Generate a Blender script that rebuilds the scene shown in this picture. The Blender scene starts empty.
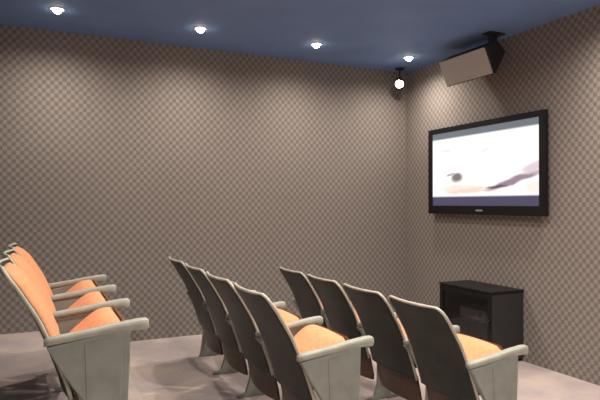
import bpy, bmesh, math, random
from mathutils import Vector, Matrix
random.seed(4)
sc = bpy.context.scene
C = sc.collection
PI = math.pi
R = math.radians

# ------------------------------------------------------------------ sizes
XW, YW, H = 3.953, 5.453, 2.96          # screen wall, far wall, ceiling
XL, YN = -1.55, -1.6                    # walls behind the seats / behind the viewpoint
S1, S2 = 0.114, 0.288                   # floor height of the middle and the rear tier
PITCH = 0.56

# ------------------------------------------------------------------ materials
def mat(name):
    m = bpy.data.materials.new(name); m.use_nodes = True
    nt = m.node_tree
    return m, nt, nt.nodes['Principled BSDF']

def N(nt, kind, **kw):
    n = nt.nodes.new(kind)
    for k, v in kw.items():
        setattr(n, k, v)
    return n

def simple(name, col, rough=0.5, metal=0.0, var=0.12, scale=14, bump=0.0, spec=0.5, detail=4):
    m, nt, b = mat(name)
    tc = N(nt, 'ShaderNodeTexCoord'); nz = N(nt, 'ShaderNodeTexNoise')
    nz.inputs['Scale'].default_value = scale; nz.inputs['Detail'].default_value = detail
    nt.links.new(tc.outputs['Object'], nz.inputs['Vector'])
    cr = N(nt, 'ShaderNodeValToRGB')
    lo = [c * (1 - var) for c in col]; hi = [min(1, c * (1 + var)) for c in col]
    cr.color_ramp.elements[0].position = .3; cr.color_ramp.elements[1].position = .7
    cr.color_ramp.elements[0].color = (*lo, 1); cr.color_ramp.elements[1].color = (*hi, 1)
    nt.links.new(nz.outputs['Fac'], cr.inputs['Fac'])
    nt.links.new(cr.outputs['Color'], b.inputs['Base Color'])
    b.inputs['Roughness'].default_value = rough; b.inputs['Metallic'].default_value = metal
    b.inputs['Specular IOR Level'].default_value = spec
    if bump:
        bp = N(nt, 'ShaderNodeBump'); bp.inputs['Strength'].default_value = bump; bp.inputs['Distance'].default_value = .01
        nt.links.new(nz.outputs['Fac'], bp.inputs['Height']); nt.links.new(bp.outputs['Normal'], b.inputs['Normal'])
    return m

def lattice(name, axis):
    """woven wall covering: dark and pale lozenges in staggered rows"""
    m, nt, b = mat(name)
    tc = N(nt, 'ShaderNodeTexCoord'); sp = N(nt, 'ShaderNodeSeparateXYZ')
    nt.links.new(tc.outputs['Object'], sp.inputs[0])
    def wave(out, period):
        mu = N(nt, 'ShaderNodeMath', operation='MULTIPLY'); mu.inputs[1].default_value = 2 * PI / period
        nt.links.new(sp.outputs[out], mu.inputs[0])
        s = N(nt, 'ShaderNodeMath', operation='SINE'); nt.links.new(mu.outputs[0], s.inputs[0])
        return s.outputs[0]
    pr = N(nt, 'ShaderNodeMath', operation='MULTIPLY')
    nt.links.new(wave(axis, .068), pr.inputs[0]); nt.links.new(wave('Z', .075), pr.inputs[1])
    ma = N(nt, 'ShaderNodeMath', operation='MULTIPLY_ADD'); ma.inputs[1].default_value = .5; ma.inputs[2].default_value = .5
    nt.links.new(pr.outputs[0], ma.inputs[0])
    cr = N(nt, 'ShaderNodeValToRGB')
    e = cr.color_ramp.elements
    e[0].position = .38; e[1].position = .62
    e[0].color = (.178, .162, .152, 1); e[1].color = (.285, .260, .242, 1)
    nt.links.new(ma.outputs[0], cr.inputs['Fac'])
    nz = N(nt, 'ShaderNodeTexNoise'); nz.inputs['Scale'].default_value = 1.3; nz.inputs['Detail'].default_value = 3
    nt.links.new(tc.outputs['Object'], nz.inputs['Vector'])
    mx = N(nt, 'ShaderNodeMix', data_type='RGBA', blend_type='MULTIPLY'); mx.inputs['Factor'].default_value = .25
    nt.links.new(cr.outputs['Color'], mx.inputs['A']); nt.links.new(nz.outputs['Color'], mx.inputs['B'])
    nt.links.new(cr.outputs['Color'], b.inputs['Base Color'])
    b.inputs['Roughness'].default_value = .75; b.inputs['Specular IOR Level'].default_value = .25
    return m

def carpet():
    m, nt, b = mat('carpet')
    tc = N(nt, 'ShaderNodeTexCoord')
    a = N(nt, 'ShaderNodeTexNoise'); a.inputs['Scale'].default_value = 3.2; a.inputs['Detail'].default_value = 5
    f = N(nt, 'ShaderNodeTexNoise'); f.inputs['Scale'].default_value = 160; f.inputs['Detail'].default_value = 2
    for n in (a, f): nt.links.new(tc.outputs['Object'], n.inputs['Vector'])
    cr = N(nt, 'ShaderNodeValToRGB'); e = cr.color_ramp.elements
    e[0].position = .35; e[1].position = .66
    e[0].color = (.46, .41, .42, 1); e[1].color = (.60, .51, .47, 1)
    nt.links.new(a.outputs['Fac'], cr.inputs['Fac'])
    c2 = N(nt, 'ShaderNodeValToRGB'); e = c2.color_ramp.elements
    e[0].position = .3; e[1].position = .7; e[0].color = (.72, .72, .74, 1); e[1].color = (1, 1, 1, 1)
    nt.links.new(f.outputs['Fac'], c2.inputs['Fac'])
    mx = N(nt, 'ShaderNodeMix', data_type='RGBA', blend_type='MULTIPLY'); mx.inputs['Factor'].default_value = 1
    nt.links.new(cr.outputs['Color'], mx.inputs['A']); nt.links.new(c2.outputs['Color'], mx.inputs['B'])
    nt.links.new(mx.outputs['Result'], b.inputs['Base Color'])
    b.inputs['Roughness'].default_value = .95; b.inputs['Specular IOR Level'].default_value = .1
    bp = N(nt, 'ShaderNodeBump'); bp.inputs['Strength'].default_value = .4; bp.inputs['Distance'].default_value = .004
    nt.links.new(f.outputs['Fac'], bp.inputs['Height']); nt.links.new(bp.outputs['Normal'], b.inputs['Normal'])
    return m

def glow(name, col, strength):
    m, nt, b = mat(name)
    b.inputs['Base Color'].default_value = (.8, .8, .8, 1)
    b.inputs['Emission Color'].default_value = (*col, 1); b.inputs['Emission Strength'].default_value = strength
    return m

def wood(name, a, c):
    m, nt, b = mat(name)
    tc = N(nt, 'ShaderNodeTexCoord'); mp = N(nt, 'ShaderNodeMapping'); mp.inputs['Scale'].default_value = (30, 3, 30)
    nz = N(nt, 'ShaderNodeTexNoise'); nz.inputs['Scale'].default_value = 2; nz.inputs['Detail'].default_value = 6
    nt.links.new(tc.outputs['Object'], mp.inputs[0]); nt.links.new(mp.outputs[0], nz.inputs['Vector'])
    cr = N(nt, 'ShaderNodeValToRGB'); e = cr.color_ramp.elements
    e[0].position = .3; e[1].position = .7; e[0].color = (*a, 1); e[1].color = (*c, 1)
    nt.links.new(nz.outputs['Fac'], cr.inputs['Fac']); nt.links.new(cr.outputs['Color'], b.inputs['Base Color'])
    b.inputs['Roughness'].default_value = .45
    return m

M = {}
M['wall_x'] = lattice('woven_lozenge_covering_a', 'X')
M['wall_y'] = lattice('woven_lozenge_covering_b', 'Y')
M['carpet'] = carpet()
M['ceiling'] = simple('blue_ceiling_paint', (.165, .275, .520), .8, var=.05, scale=3, spec=.2)
M['trim'] = simple('dark_slate_trim', (.05, .055, .07), .6)
M['shell'] = simple('dark_green_enamel', (.021, .027, .021), .45, var=.35, scale=9, bump=.05, spec=.35)
M['rim'] = simple('pale_edge_highlight', (.46, .46, .40), .4, var=.15, scale=20)  # pale grey edge; the highlight along it is put into this colour
M['iron'] = simple('grey_green_enamel', (.250, .272, .248), .42, var=.14, scale=11, bump=.04)
M['arm'] = simple('pale_grey_green_armrest', (.34, .36, .315), .45, var=.12, scale=16)
M['uph'] = simple('peach_upholstery', (.74, .345, .185), .85, var=.10, scale=40, bump=.25, spec=.2)
M['wood'] = wood('brown_seat_board', (.13, .055, .025), (.22, .10, .045))
M['darkwood'] = wood('dark_brown_board', (.055, .030, .020), (.10, .055, .035))
M['plate'] = simple('pale_plate', (.62, .62, .54), .4)
M['black'] = simple('black_plastic', (.008, .008, .010), .45, var=.1, spec=.25)
M['blackmatt'] = simple('black_matt', (.020, .021, .022), .6, var=.15)
M['grille'] = simple('grey_grille_cloth', (.52, .52, .48), .8, var=.1, scale=120)
M['white'] = simple('white_enamel', (.75, .74, .70), .35, var=.03)
M['silver'] = simple('silver_mark', (.6, .6, .6), .3, metal=.8)
M['lens'] = glow('lit_lamp_lens', (1.0, .86, .68), 38)
M['amp'] = simple('grey_metal_front', (.22, .22, .22), .35, metal=.6)

def glass():
    m, nt, b = mat('smoked_glass')
    b.inputs['Base Color'].default_value = (.35, .37, .38, 1); b.inputs['Transmission Weight'].default_value = 1
    b.inputs['Roughness'].default_value = .04; b.inputs['IOR'].default_value = 1.45
    nz = N(nt, 'ShaderNodeTexNoise'); nz.inputs['Scale'].default_value = 3
    mr = N(nt, 'ShaderNodeMapRange'); mr.inputs['To Min'].default_value = .02; mr.inputs['To Max'].default_value = .10
    nt.links.new(nz.outputs['Fac'], mr.inputs['Value']); nt.links.new(mr.outputs['Result'], b.inputs['Roughness'])
    return m
M['glass'] = glass()

# ------------------------------------------------------------------ mesh helpers
def obj(name, bm, m, parent=None, smooth=False, bevel=0.0, seg=2):
    me = bpy.data.meshes.new(name)
    bmesh.ops.recalc_face_normals(bm, faces=bm.faces)
    bm.to_mesh(me); bm.free()
    if smooth:
        for p in me.polygons: p.use_smooth = True
    ms = m if isinstance(m, (list, tuple)) else [m]
    for q in ms: me.materials.append(q)
    o = bpy.data.objects.new(name, me); C.objects.link(o)
    if parent: o.parent = parent
    if bevel:
        md = o.modifiers.new('edge', 'BEVEL'); md.width = bevel; md.segments = seg
        md.limit_method = 'ANGLE'; md.angle_limit = R(35)
    return o

def thing(name, label, cat, loc, group=None, rotz=0):
    o = bpy.data.objects.new(name, None); C.objects.link(o)
    o.location = loc; o.rotation_euler = (0, 0, rotz)
    o.empty_display_size = .1
    o['label'] = label; o['category'] = cat
    if group: o['group'] = group
    return o

def box(bm, x0, x1, y0, y1, z0, z1, mtx=None):
    vs = [bm.verts.new((x, y, z)) for x in (x0, x1) for y in (y0, y1) for z in (z0, z1)]
    for f in ((0, 1, 3, 2), (4, 6, 7, 5), (0, 4, 5, 1), (2, 3, 7, 6), (0, 2, 6, 4), (1, 5, 7, 3)):
        bm.faces.new([vs[i] for i in f])
    if mtx:
        for v in vs: v.co = mtx @ v.co
    return vs

def prism(bm, pts, y0, y1):
    """polygon in x,z extruded along y"""
    a = [bm.verts.new((x, y0, z)) for x, z in pts]; b = [bm.verts.new((x, y1, z)) for x, z in pts]
    n = len(pts)
    bm.faces.new(a); bm.faces.new(b[::-1])
    for i in range(n):
        bm.faces.new((a[i], b[i], b[(i + 1) % n], a[(i + 1) % n]))

def tube(bm, pts, r, n=8):
    pts = [Vector(p) for p in pts]; rings = []
    for i, p in enumerate(pts):
        t = (pts[min(i + 1, len(pts) - 1)] - pts[max(i - 1, 0)]).normalized()
        u = t.cross(Vector((0.3, .1, 1))).normalized(); w = t.cross(u)
        rings.append([bm.verts.new(p + r * (math.cos(a) * u + math.sin(a) * w)) for a in [2 * PI * k / n for k in range(n)]])
    for i in range(len(rings) - 1):
        for k in range(n):
            bm.faces.new((rings[i][k], rings[i][(k + 1) % n], rings[i + 1][(k + 1) % n], rings[i + 1][k]))
    bm.faces.new(rings[0]); bm.faces.new(rings[-1][::-1])

def lathe(bm, prof, n=28, mtx=None):
    """profile of (r, z), closed at the axis where r == 0"""
    rings = []
    new = []
    for r, z in prof:
        if r < 1e-6:
            v = bm.verts.new((0, 0, z)); rings.append([v]); new.append(v)
        else:
            ring = [bm.verts.new((r * math.cos(2 * PI * k / n), r * math.sin(2 * PI * k / n), z)) for k in range(n)]
            rings.append(ring); new += ring
    for a, b in zip(rings[:-1], rings[1:]):
        for k in range(n):
            k2 = (k + 1) % n
            if len(a) == 1 and len(b) == 1: continue
            if len(a) == 1: bm.faces.new((a[0], b[k], b[k2]))
            elif len(b) == 1: bm.faces.new((a[k], b[0], a[k2]))
            else: bm.faces.new((a[k], b[k], b[k2], a[k2]))
    if mtx:
        for v in new: v.co = mtx @ v.co

def slab(bm, front, back, nu, nv):
    """closed body between two (nu+1)x(nv+1) grids given as functions of (u,v) in 0..1"""
    g = [[[bm.verts.new(fn(i / nu, j / nv)) for j in range(nv + 1)] for i in range(nu + 1)] for fn in (front, back)]
    for q in g:
        for i in range(nu):
            for j in range(nv):
                bm.faces.new((q[i][j], q[i + 1][j], q[i + 1][j + 1], q[i][j + 1]))
    f, b = g
    for i in range(nu):
        bm.faces.new((f[i][0], b[i][0], b[i + 1][0], f[i + 1][0]))
        bm.faces.new((f[i][nv], f[i + 1][nv], b[i + 1][nv], b[i][nv]))
    for j in range(nv):
        bm.faces.new((f[0][j], f[0][j + 1], b[0][j + 1], b[0][j]))
        bm.faces.new((f[nu][j], b[nu][j], b[nu][j + 1], f[nu][j + 1]))

# ------------------------------------------------------------------ the room
def struct(name, bm, m, **kw):
    o = obj(name, bm, m, **kw); o['kind'] = 'structure'
    return o

T = .12
bm = bmesh.new(); prism(bm, [(XL - T, -T), (XW + T, -T), (XW + T, 0), (1.80, 0), (1.80, S1), (.56, S1), (.56, S2), (XL - T, S2)], YN - T, YW + T)
struct('floor', bm, M['carpet'], bevel=.012)
bm = bmesh.new(); box(bm, XL - T, XW + T, YN - T, YW + T, H, H + T); struct('ceiling', bm, M['ceiling'])
bm = bmesh.new(); box(bm, XL - T, XW + T, YW, YW + T, -T, H); struct('wall_back', bm, M['wall_x'])
bm = bmesh.new(); box(bm, XW, XW + T, YN - T, YW, -T, H); struct('wall_right', bm, M['wall_y'])
bm = bmesh.new(); box(bm, XL - T, XL, YN - T, YW, -T, H); struct('wall_left', bm, M['wall_y'])
bm = bmesh.new(); box(bm, XL, XW, YN - T, YN, -T, H); struct('wall_front', bm, M['wall_x'])

# ------------------------------------------------------------------ theatre chairs
TT = math.tan(R(22))
X0 = -.30                                   # chair origin: x = 0 sits 0.30 in front of the back's top edge
ZT, ZB, HW = .86, .300, .252

def half(z, r=.05):
    if z > ZT - r:
        return HW - r + math.sqrt(max(0, r * r - (z - (ZT - r)) ** 2))
    return HW

PROF = [(.86, 0), (.772, .060), (.645, .134), (.518, .190), (.339, .252), (.12, .300)]
def profile(z):                              # the bent sheet: leans back at the top, steeper below (Catmull-Rom through PROF)
    P = PROF
    for i in range(len(P) - 1):
        if z >= P[i + 1][0] or i == len(P) - 2:
            u = (P[i][0] - z) / (P[i][0] - P[i + 1][0])
            a, b = P[i][1], P[i + 1][1]
            p = P[i - 1][1] if i else 2 * a - b
            q = P[i + 2][1] if i + 2 < len(P) else 2 * b - a
            return .5 * (2 * a + (b - p) * u + (2 * p - 5 * a + 4 * b - q) * u * u + (3 * a - p - 3 * b + q) * u ** 3)

def back_x(t, z):
    return X0 + profile(z) - .028 * (1 - t * t)

def zs(v):                                   # rows closer together at the rounded top
    return ZB + (ZT - ZB) * (1 - (1 - v) ** 1.7)

def make_shell():
    bm = bmesh.new()
    slab(bm, lambda u, v: ((back_x(2 * u - 1, zs(v))) + .016, (2 * u - 1) * half(zs(v)), zs(v)),
             lambda u, v: ((back_x(2 * u - 1, zs(v))), (2 * u - 1) * half(zs(v)), zs(v)), 14, 18)
    return bm

def make_lower_board():
    bm = bmesh.new()
    def z_(v): return .125 + .195 * v
    def wd(z): return .236 if z > .16 else .236 - .02 * (.16 - z) / .035
    slab(bm, lambda u, v: (back_x(2 * u - 1, z_(v)) + .034, (2 * u - 1) * wd(z_(v)), z_(v)),
             lambda u, v: (back_x(2 * u - 1, z_(v)) + .017, (2 * u - 1) * wd(z_(v)), z_(v)), 12, 6)
    return bm

def make_rim():
    bm = bmesh.new(); pts = []
    zz = [ZB + (ZT - ZB) * (1 - (1 - k / 22) ** 2.2) for k in range(23)]
    for z in zz: pts.append((back_x(1, z) + .006, -half(z), z))
    w = half(ZT)
    for k in range(1, 12):
        y = -w + 2 * w * k / 12; pts.append((back_x(y / w, ZT) + .006, y, ZT))
    for z in zz[::-1]: pts.append((back_x(1, z) + .006, half(z), z))
    tube(bm, pts, .0085, 8)
    return bm

def make_pad():
    bm = bmesh.new()
    z0, z1 = .43, .846
    def rr(u, v):                            # rounded outline for the pad
        t = 2 * u - 1; z = z0 + (z1 - z0) * v
        r = .05; k = 1.0
        d = max(0, z - (z1 - r), (z0 + r) - z)
        w = .214 - r + math.sqrt(max(0, r * r - d * d))
        return t, t * w, z
    def front(u, v):
        t, y, z = rr(u, v)
        c = .010 + .032 * (1 - t ** 6) * (1 - (2 * v - 1) ** 6) + .006 * (1 - t * t)
        return (back_x(y / HW, z) + .0155 + c, y, z + .4 * c)
    def back(u, v):
        t, y, z = rr(u, v)
        return (back_x(y / HW, z) + .0155, y, z)
    slab(bm, front, back, 16, 18)
    return bm

TILT = R(40)
SEAT = Matrix.Translation((X0 + .280, 0, .385)) @ Matrix.Rotation(-TILT, 4, 'Y')
SL, SW = .285, .236
def seat_w(u):
    s = u * SL; r = .06
    d = max(0, s - (SL - r))
    return SW - r + math.sqrt(max(0, r * r - d * d)) if d > 0 else SW
def make_cushion():
    bm = bmesh.new()
    def top(u, v):
        t = 2 * v - 1
        h = .045 + .045 * (1 - t ** 4) * (1 - abs(2 * u - 1) ** 4) + .012 * (1 - t * t)
        return SEAT @ Vector((u * SL, t * (seat_w(u) - .008), h))
    def bot(u, v):
        t = 2 * v - 1
        return SEAT @ Vector((u * SL, t * (seat_w(u) - .008), .012))
    slab(bm, top, bot, 16, 16)
    return bm
def make_pan():
    bm = bmesh.new()
    def top(u, v):
        t = 2 * v - 1
        return SEAT @ Vector((-.015 + u * (SL + .030), t * seat_w(u), .012 + .030 * max(0, (u - .93) / .07)))
    def bot(u, v):
        t = 2 * v - 1
        return SEAT @ Vector((-.015 + u * (SL + .030), t * seat_w(u), -.012 - .012 * (1 - (2 * u - 1) ** 2)))
    slab(bm, top, bot, 16, 10)
    return bm

def make_end_panel(y):
    bm = bmesh.new()
    P = [(.170, .535), (.335, .560), (.505, .585), (.500, .40), (.490, .20), (.495, .035), (.515, .0), (.270, .0),
         (.285, .035), (.305, .20), (.310, .30), (.270, .36), (.215, .45)]
    prism(bm, [(X0 + a, b) for a, b in P], y - .018, y + .018)
    return bm
def make_panel_rib(y, s):
    bm = bmesh.new()
    P = [(.315, .535), (.470, .558), (.468, .40), (.458, .20), (.462, .055), (.312, .055), (.325, .20), (.322, .36)]
    prism(bm, [(X0 + a, b) for a, b in P], y + s * .018 - .003, y + s * .018 + .003)
    return bm
def make_standard(y):
    bm = bmesh.new()
    P = [(.150, .535), (.335, .560), (.480, .582), (.470, .53), (.420, .44), (.400, .30), (.405, .12), (.440, .03), (.50, .018), (.50, 0),
         (.23, 0), (.23, .018), (.290, .03), (.320, .12), (.325, .28), (.310, .33), (.260, .38), (.205, .47)]
    prism(bm, [(X0 + a, b) for a, b in P], y - .013, y + .013)
    return bm
def make_arm(y):
    bm = bmesh.new()
    # (x, top z, bottom z, half width)
    S = [(.160, .566, .538, .018), (.185, .575, .541, .022), (.25, .583, .549, .023), (.36, .597, .562, .024), (.45, .611, .573, .024),
         (.540, .622, .572, .024), (.572, .622, .570, .023), (.582, .614, .578, .017)]
    rings = []
    for x, a, b, w in S:
        c = (a + b) / 2; h = (a - b) / 2; ring = []
        for k in range(12):
            an = 2 * PI * k / 12
            cy = math.copysign(abs(math.cos(an)) ** .5, math.cos(an)); cz = math.copysign(abs(math.sin(an)) ** .5, math.sin(an))
            ring.append(bm.verts.new((X0 + x, y + w * cy, c + h * cz)))
        rings.append(ring)
    for p, q in zip(rings[:-1], rings[1:]):
        for k in range(12):
            bm.faces.new((p[k], p[(k + 1) % 12], q[(k + 1) % 12], q[k]))
    bm.faces.new(rings[0]); bm.faces.new(rings[-1][::-1])
    return bm
def make_bracket(y):
    bm = bmesh.new()
    for a, b in (((.225, .365), (.31, .385)),):
        tube(bm, [(X0 + a[0], y, a[1]), (X0 + b[0], y, b[1])], .012, 8)
    return bm

HALF = PITCH / 2 - .005
def make_chair(label, group, near_end, far_end):
    t = thing('theatre_chair', label, 'chair', (0, 0, 0), group)
    sh = obj('back_shell', make_shell(), M['shell'], t, smooth=True)
    rim = obj('rim', make_rim(), M['rim'], sh, smooth=True); rim['label'] = 'pale grey rim with painted edge highlight'
    lb = obj('lower_board', make_lower_board(), M['darkwood'], t, bevel=.004); lb['label'] = 'dark brown board under the back'
    obj('backrest', make_pad(), M['uph'], t, smooth=True)
    st = obj('seat', make_cushion(), M['uph'], t, smooth=True)
    pn = obj('seat_board', make_pan(), M['wood'], st, smooth=False, bevel=.004); pn['label'] = 'brown wooden seat board'
    def side(y, end, s):
        if end:
            p = obj('end_panel', make_end_panel(y), M['iron'], t, bevel=.006)
            obj('raised_panel', make_panel_rib(y, s), M['iron'], p, bevel=.003)
            b2 = bmesh.new(); box(b2, X0 + .405, X0 + .445, y + s * .0205 - .003, y + s * .0205 + .004, .075, .125)
            q = obj('plate', b2, M['plate'], p, bevel=.002); q['label'] = 'small pale plate'
        else:
            obj('side_frame', make_standard(y), M['iron'], t, bevel=.006)
        obj('armrest', make_arm(y), M['arm'], t, smooth=True)
    side(-HALF, near_end, -1)
    if far_end: side(HALF, True, 1)
    return t

def row(xtop, ynear, z, n, where, group, names):
    protos = {}
    for k in range(n):
        lab = names[k]
        t = make_chair(lab, group, k == 0, k == n - 1)
        t.location = (xtop - X0, ynear + PITCH / 2 + k * PITCH, z)

row(1.905, 2.300, 0.0, 4, 'front', 'theatre chairs in the row nearest the television', [
    'dark green theatre chair at the camera end of the row nearest the television',
    'dark green theatre chair second from the camera end of the row nearest the television',
    'dark green theatre chair third from the camera end of the row nearest the television',
    'dark green theatre chair at the far wall end of the row nearest the television'])
row(0.978, 2.440, S1, 4, 'middle', 'theatre chairs in the middle row', [
    'dark green theatre chair with pale end panel at the camera end of the middle row',
    'dark green theatre chair second from the camera end of the middle row',
    'dark green theatre chair third from the camera end of the middle row',
    'dark green theatre chair at the far wall end of the middle row'])
row(-0.135, 2.523, S2, 3, 'rear', 'theatre chairs in the rear row', [
    'theatre chair with tall peach backrest and broad grey end panel, nearest in the rear row',
    'theatre chair in the middle of the rear row, between two other peach-seated chairs',
    'theatre chair at the far wall end of the rear row, smallest peach seat'])

# ------------------------------------------------------------------ television
TY0, TY1, TZ0, TZ1 = 4.925, 3.380, 1.306, 2.210
TXF = XW - .085
tv = thing('television', 'large black flat television on the patterned wall showing a white picture', 'television', (XW - .004, (TY0 + TY1) / 2, (TZ0 + TZ1) / 2))
hw, hh = (TY0 - TY1) / 2, (TZ1 - TZ0) / 2
bl, bt, bb = .060, .050, .085
bm = bmesh.new()                                        # bezel ring with depth, front at x = -0.085
def ring(w0, w1, h0, h1, x):
    return [bm.verts.new((x, w0, h0)), bm.verts.new((x, w1, h0)), bm.verts.new((x, w1, h1)), bm.verts.new((x, w0, h1))]
A = ring(-hw, hw, -hh, hh, -.085); B = ring(-hw + bl, hw - bl, -hh + bb, hh - bt, -.085)
Cc = ring(-hw + bl + .004, hw - bl - .004, -hh + bb + .004, hh - bt - .004, -.074); D = ring(-hw, hw, -hh, hh, -.040)
for p, q in ((A, B), (B, Cc), (A, D)):
    for i in range(4): bm.faces.new((p[i], p[(i + 1) % 4], q[(i + 1) % 4], q[i]))
bm.faces.new(D); bm.faces.new(Cc)
obj('bezel', bm, M['black'], tv)
bm = bmesh.new(); box(bm, -.042, -.022, -hw * .8, hw * .8, -hh * .8, hh * .8); obj('rear_housing', bm, M['blackmatt'], tv, bevel=.01)
bm = bmesh.new(); box(bm, -.023, 0, -.25, .25, -.2, .2); obj('wall_bracket', bm, M['blackmatt'], tv)
bm = bmesh.new(); box(bm, -.0868, -.0848, -.045, .045, -hh + .034, -hh + .050); obj('emblem', bm, M['silver'], tv)

def screen_mat(w, h):
    m, nt, b = mat('television_picture')
    tc = N(nt, 'ShaderNodeTexCoord'); sp = N(nt, 'ShaderNodeSeparateXYZ'); nt.links.new(tc.outputs['UV'], sp.inputs[0])
    U, V = sp.outputs['X'], sp.outputs['Y']
    def math_(op, a, b_=None, c=None, clamp=False):
        n = N(nt, 'ShaderNodeMath', operation=op); n.use_clamp = clamp
        for i, x in enumerate((a, b_, c)):
            if x is None: continue
            if isinstance(x, (int, float)): n.inputs[i].default_value = x
            else: nt.links.new(x, n.inputs[i])
        return n.outputs[0]
    nz = N(nt, 'ShaderNodeTexNoise'); nz.inputs['Scale'].default_value = 9; nt.links.new(tc.outputs['UV'], nz.inputs['Vector'])
    wob = math_('MULTIPLY_ADD', nz.outputs['Fac'], .06, -.03)
    def blob(cu, cv, ru, rv, ang=0, soft=1.0):
        du = math_('SUBTRACT', U, cu); dv = math_('ADD', math_('SUBTRACT', V, cv), wob)
        ca, sa = math.cos(ang), math.sin(ang)
        p = math_('ADD', math_('MULTIPLY', du, ca), math_('MULTIPLY', dv, sa))
        q = math_('SUBTRACT', math_('MULTIPLY', dv, ca), math_('MULTIPLY', du, sa))
        e = math_('ADD', math_('POWER', math_('ABSOLUTE', math_('DIVIDE', p, ru)), 2), math_('POWER', math_('ABSOLUTE', math_('DIVIDE', q, rv)), 2))
        return math_('MULTIPLY', math_('SUBTRACT', 1.35, e, clamp=True), soft, clamp=True)
    col = None
    def over(base, fac, rgb):
        mx = N(nt, 'ShaderNodeMix', data_type='RGBA'); nt.links.new(fac, mx.inputs['Factor'])
        if isinstance(base, tuple): mx.inputs['A'].default_value = (*base, 1)
        else: nt.links.new(base, mx.inputs['A'])
        mx.inputs['B'].default_value = (*rgb, 1)
        return mx.outputs['Result']
    c = over((1, 1, .98), blob(.30, .22, .22, .06, 0, .42), (.86, .50, .34))
    c = over(c, blob(.46, .20, .34, .035, .1, .55), (.90, .55, .45))
    c = over(c, blob(.80, .30, .26, .042, .42, .9), (.24, .14, .22))
    c = over(c, blob(.66, .235, .10, .022, .12, .8), (.07, .05, .06))
    c = over(c, blob(.95, .44, .10, .05, .5, .6), (.55, .35, .45))
    c = over(c, blob(.96, .22, .08, .07, 0, .45), (.95, .65, .50))
    c = over(c, blob(.27, .37, .060, .065, -.5, .9), (.12, .08, .09))
    c = over(c, blob(.20, .42, .05, .018, .3, .7), (.22, .16, .18))
    c = over(c, blob(.15, .74, .06, .022, 0, .4), (.45, .55, .45))
    c = over(c, blob(.55, .70, .05, .035, .6, .28), (.45, .45, .45))
    # grey band across the top, purple band along the foot of the picture
    c = over(c, math_('MULTIPLY', math_('SUBTRACT', V, .90), 40, clamp=True), (.15, .17, .20))
    c = over(c, math_('MULTIPLY', math_('SUBTRACT', .135, V), 40, clamp=True), (.065, .055, .115))
    nt.links.new(c, b.inputs['Emission Color']); b.inputs['Emission Strength'].default_value = 1.08
    b.inputs['Base Color'].default_value = (.02, .02, .02, 1); b.inputs['Roughness'].default_value = .25
    return m
bm = bmesh.new()
y0, y1, z0, z1 = hw - bl - .003, -hw + bl + .003, -hh + bb + .003, hh - bt - .003
vs = [bm.verts.new((-.0755, y0, z0)), bm.verts.new((-.0755, y1, z0)), bm.verts.new((-.0755, y1, z1)), bm.verts.new((-.0755, y0, z1))]
f = bm.faces.new(vs); uvl = bm.loops.layers.uv.new('UVMap')
for l, uv in zip(f.loops, ((0, 0), (1, 0), (1, 1), (0, 1))): l[uvl].uv = uv
me = bpy.data.meshes.new('screen'); bm.to_mesh(me); bm.free(); me.materials.append(screen_mat(1, 1))
so = bpy.data.objects.new('screen', me); C.objects.link(so); so.parent = tv; so['label'] = 'lit screen with white picture'

# ------------------------------------------------------------------ equipment cabinet under the television
cab = thing('equipment_cabinet', 'black glass-fronted equipment cabinet on the floor below the television', 'cabinet', (3.765, 4.035, 0))
cx, cy, ch = .185, .345, .645
bm = bmesh.new()
box(bm, -cx, cx, -cy, -cy + .022, .03, ch - .02); box(bm, -cx, cx, cy - .022, cy, .03, ch - .02)
box(bm, -cx + .02, cx, -cy + .022, cy - .022, .03, .055); box(bm, cx - .012, cx, -cy + .022, cy - .022, .055, ch - .02)
obj('body', bm, M['blackmatt'], cab, bevel=.003)
bm = bmesh.new(); box(bm, -cx - .012, cx, -cy - .010, cy + .010, ch - .02, ch); obj('top', bm, M['black'], cab, bevel=.006)
bm = bmesh.new(); box(bm, -cx + .02, cx - .01, -cy + .04, cy - .04, 0, .03); obj('plinth', bm, M['blackmatt'], cab)
bm = bmesh.new(); box(bm, -cx + .03, cx - .012, -cy + .022, cy - .022, .33, .348); obj('shelf', bm, M['blackmatt'], cab)
bm = bmesh.new()
dy, dz0, dz1, fr = cy - .002, .034, ch - .024, .045
box(bm, -cx - .010, -cx + .010, -dy, -dy + fr, dz0, dz1); box(bm, -cx - .010, -cx + .010, dy - fr, dy, dz0, dz1)
box(bm, -cx - .010, -cx + .010, -dy + fr, dy - fr, dz0, dz0 + fr); box(bm, -cx - .010, -cx + .010, -dy + fr, dy - fr, dz1 - fr, dz1)
door = obj('door', bm, M['black'], cab, bevel=.002)
bm = bmesh.new(); box(bm, -cx - .003, -cx + .003, -dy + fr, dy - fr, dz0 + fr, dz1 - fr); obj('glass_pane', bm, M['glass'], door)
bm = bmesh.new(); tube(bm, [(-cx - .010, -dy + .022, .30), (-cx - .028, -dy + .022, .31), (-cx - .028, -dy + .022, .39), (-cx - .010, -dy + .022, .40)], .005); obj('handle', bm, M['blackmatt'], door, smooth=True)

md = thing('media_player', 'small grey device on the shelf inside the glass-fronted cabinet', 'electronics', (3.73, 3.98, .348))
bm = bmesh.new(); box(bm, -.10, .10, -.17, .17, .006, .105); obj('case', bm, M['amp'], md, bevel=.004)
bm = bmesh.new(); box(bm, -.108, -.099, -.165, .165, .010, .100); obj('front_panel', bm, M['silver'], md, bevel=.002)
bm = bmesh.new(); lathe(bm, [(0, 0), (.018, 0), (.018, .012), (0, .012)], mtx=Matrix.Translation((-.108, -.11, .055)) @ Matrix.Rotation(-PI / 2, 4, 'Y')); obj('knob', bm, M['black'], md, smooth=True)
for yy in (-.14, .14):
    bm = bmesh.new(); box(bm, -.09, .09, yy - .012, yy + .012, 0, .007); obj('foot', bm, M['blackmatt'], md)

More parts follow.
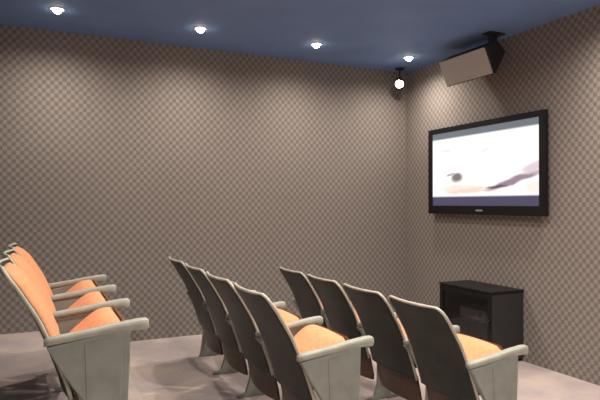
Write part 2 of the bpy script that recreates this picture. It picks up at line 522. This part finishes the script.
# ------------------------------------------------------------------ loudspeaker up at the ceiling over the television
spk = thing('loudspeaker', 'long grey-fronted loudspeaker tilted down near the ceiling above the television', 'speaker', (3.60, 4.30, 2.81))
# cross-section in x (towards the wall), z ; length along y
L0, L1 = -.52, .12
bm = bmesh.new(); prism(bm, [(0, 0), (.13, .075), (.235, -.02), (.125, -.225), (.098, -.232)], L0, L1); obj('cabinet', bm, M['blackmatt'], spk, bevel=.008)
bm = bmesh.new(); prism(bm, [(-.012, -.004), (.002, -.012), (.098, -.224), (.086, -.229)], L0 + .012, L1 - .012); obj('grille', bm, M['grille'], spk, bevel=.003)
for yy in (L0 + .06,):
    bm = bmesh.new()
    box(bm, .10, .17, yy - .02, yy + .02, .03, .15); box(bm, .06, .24, yy - .05, yy + .05, .138, .15)
    obj('ceiling_bracket', bm, M['blackmatt'], spk)

# ------------------------------------------------------------------ lamps
WARM = (1.0, .86, .73)
def lamp(name, loc, energy, size, blend, parent, rot=(0, 0, 0)):
    d = bpy.data.lights.new(name, 'SPOT'); d.energy = energy; d.spot_size = R(size); d.spot_blend = blend
    d.color = WARM; d.shadow_soft_size = .035
    o = bpy.data.objects.new(name, d); C.objects.link(o); o.location = loc; o.rotation_euler = rot
    o.parent = parent
    return o
def downlight(x, y, label, energy, group='recessed ceiling downlights'):
    t = thing('downlight', label, 'ceiling light', (x, y, H), group)
    bm = bmesh.new(); lathe(bm, [(.036, -.002), (.040, -.006), (.056, -.006), (.062, -.001), (.062, 0), (.036, 0), (.036, -.002)]); obj('trim_ring', bm, M['white'], t, smooth=True)
    bm = bmesh.new(); lathe(bm, [(0, -.036), (.016, -.034), (.028, -.025), (.035, -.010), (.036, 0), (0, 0)]); obj('lens', bm, M['lens'], t, smooth=True)
    lamp('lamp', (0, 0, -.045), energy, 165, 1.0, t)
    return t
E1, E2 = 72, 122
downlight(.14, 4.83, 'lit ceiling downlight farthest from the television, above the rear row', E1)
downlight(1.30, 4.83, 'lit ceiling downlight second from the rear row end, above the middle row', E1)
downlight(2.445, 4.83, 'lit ceiling downlight above the row nearest the television, third of the line', E1)
downlight(3.55, 4.85, 'lit ceiling downlight closest to the corner beside the television wall', E1)
for i, (x, y, w) in enumerate([(.55, 2.45, 'rear row'), (1.50, 2.45, 'middle row'), (2.445, 2.45, 'row nearest the television'), (3.50, 2.45, 'television wall'),
             (.55, .1, 'rear aisle'), (1.30, .1, 'middle aisle'), (2.445, .1, 'front aisle'), (3.50, .1, 'television wall')]):
    downlight(x, y, 'lit ceiling downlight out of view over the camera end of the ' + w if i < 4 else 'added unseen ceiling downlight behind the viewpoint near the ' + w, E2)  # row behind the viewpoint is unseen, added to light the chairs

sp = thing('spotlight', 'small lit round spotlight hanging below the ceiling in the far corner', 'spotlight', (3.74, 5.28, H))
bm = bmesh.new(); lathe(bm, [(0, -.02), (.045, -.02), (.05, -.015), (.05, 0), (0, 0)]); obj('base', bm, M['blackmatt'], sp, smooth=True)
bm = bmesh.new(); tube(bm, [(0, 0, -.015), (0, 0, -.12)], .010); obj('stem', bm, M['blackmatt'], sp, smooth=True)
aim = Vector((-.55, -.62, -.56)).normalized()
mt = Matrix.Translation((0, 0, -.165)) @ aim.to_track_quat('Z', 'Y').to_matrix().to_4x4()
bm = bmesh.new(); lathe(bm, [(0, -.06), (.032, -.055), (.042, -.03), (.056, .055), (.050, .055), (.040, .030), (0, .030)], mtx=mt); hd = obj('lamp_head', bm, M['blackmatt'], sp, smooth=True)
bm = bmesh.new(); lathe(bm, [(0, .052), (.030, .050), (.0495, .040), (.0495, .036), (0, .036)], mtx=mt); obj('lens', bm, M['lens'], hd, smooth=True)
l = lamp('lamp', mt @ Vector((0, 0, .07)), 12, 110, .8, sp); l.rotation_euler = (-aim).to_track_quat('Z', 'Y').to_euler()

# ------------------------------------------------------------------ camera, world, view
w = bpy.data.worlds.new('world'); sc.world = w; w.use_nodes = True
w.node_tree.nodes['Background'].inputs[0].default_value = (.02, .02, .025, 1)
cd = bpy.data.cameras.new('camera'); cam = bpy.data.objects.new('camera', cd); C.objects.link(cam)
cd.sensor_width = 36; cd.lens = 559.0 / 600 * 36; cd.clip_start = .05
yaw, pitch = R(25.178), R(.382)
fwd = Vector((math.sin(yaw) * math.cos(pitch), math.cos(yaw) * math.cos(pitch), math.sin(pitch)))
cam.location = (0, 0, 1.413); cam.rotation_euler = fwd.to_track_quat('-Z', 'Y').to_euler()
sc.camera = cam
sc.view_settings.view_transform = 'Standard'; sc.view_settings.look = 'None'
sc.view_settings.gamma = 1; sc.view_settings.use_curve_mapping = False
sc.view_settings.exposure = 0.0
try:
    sc.cycles.use_denoising = True; sc.cycles.max_bounces = 8; sc.cycles.diffuse_bounces = 5
    sc.cycles.sample_clamp_indirect = 4
except Exception:
    pass
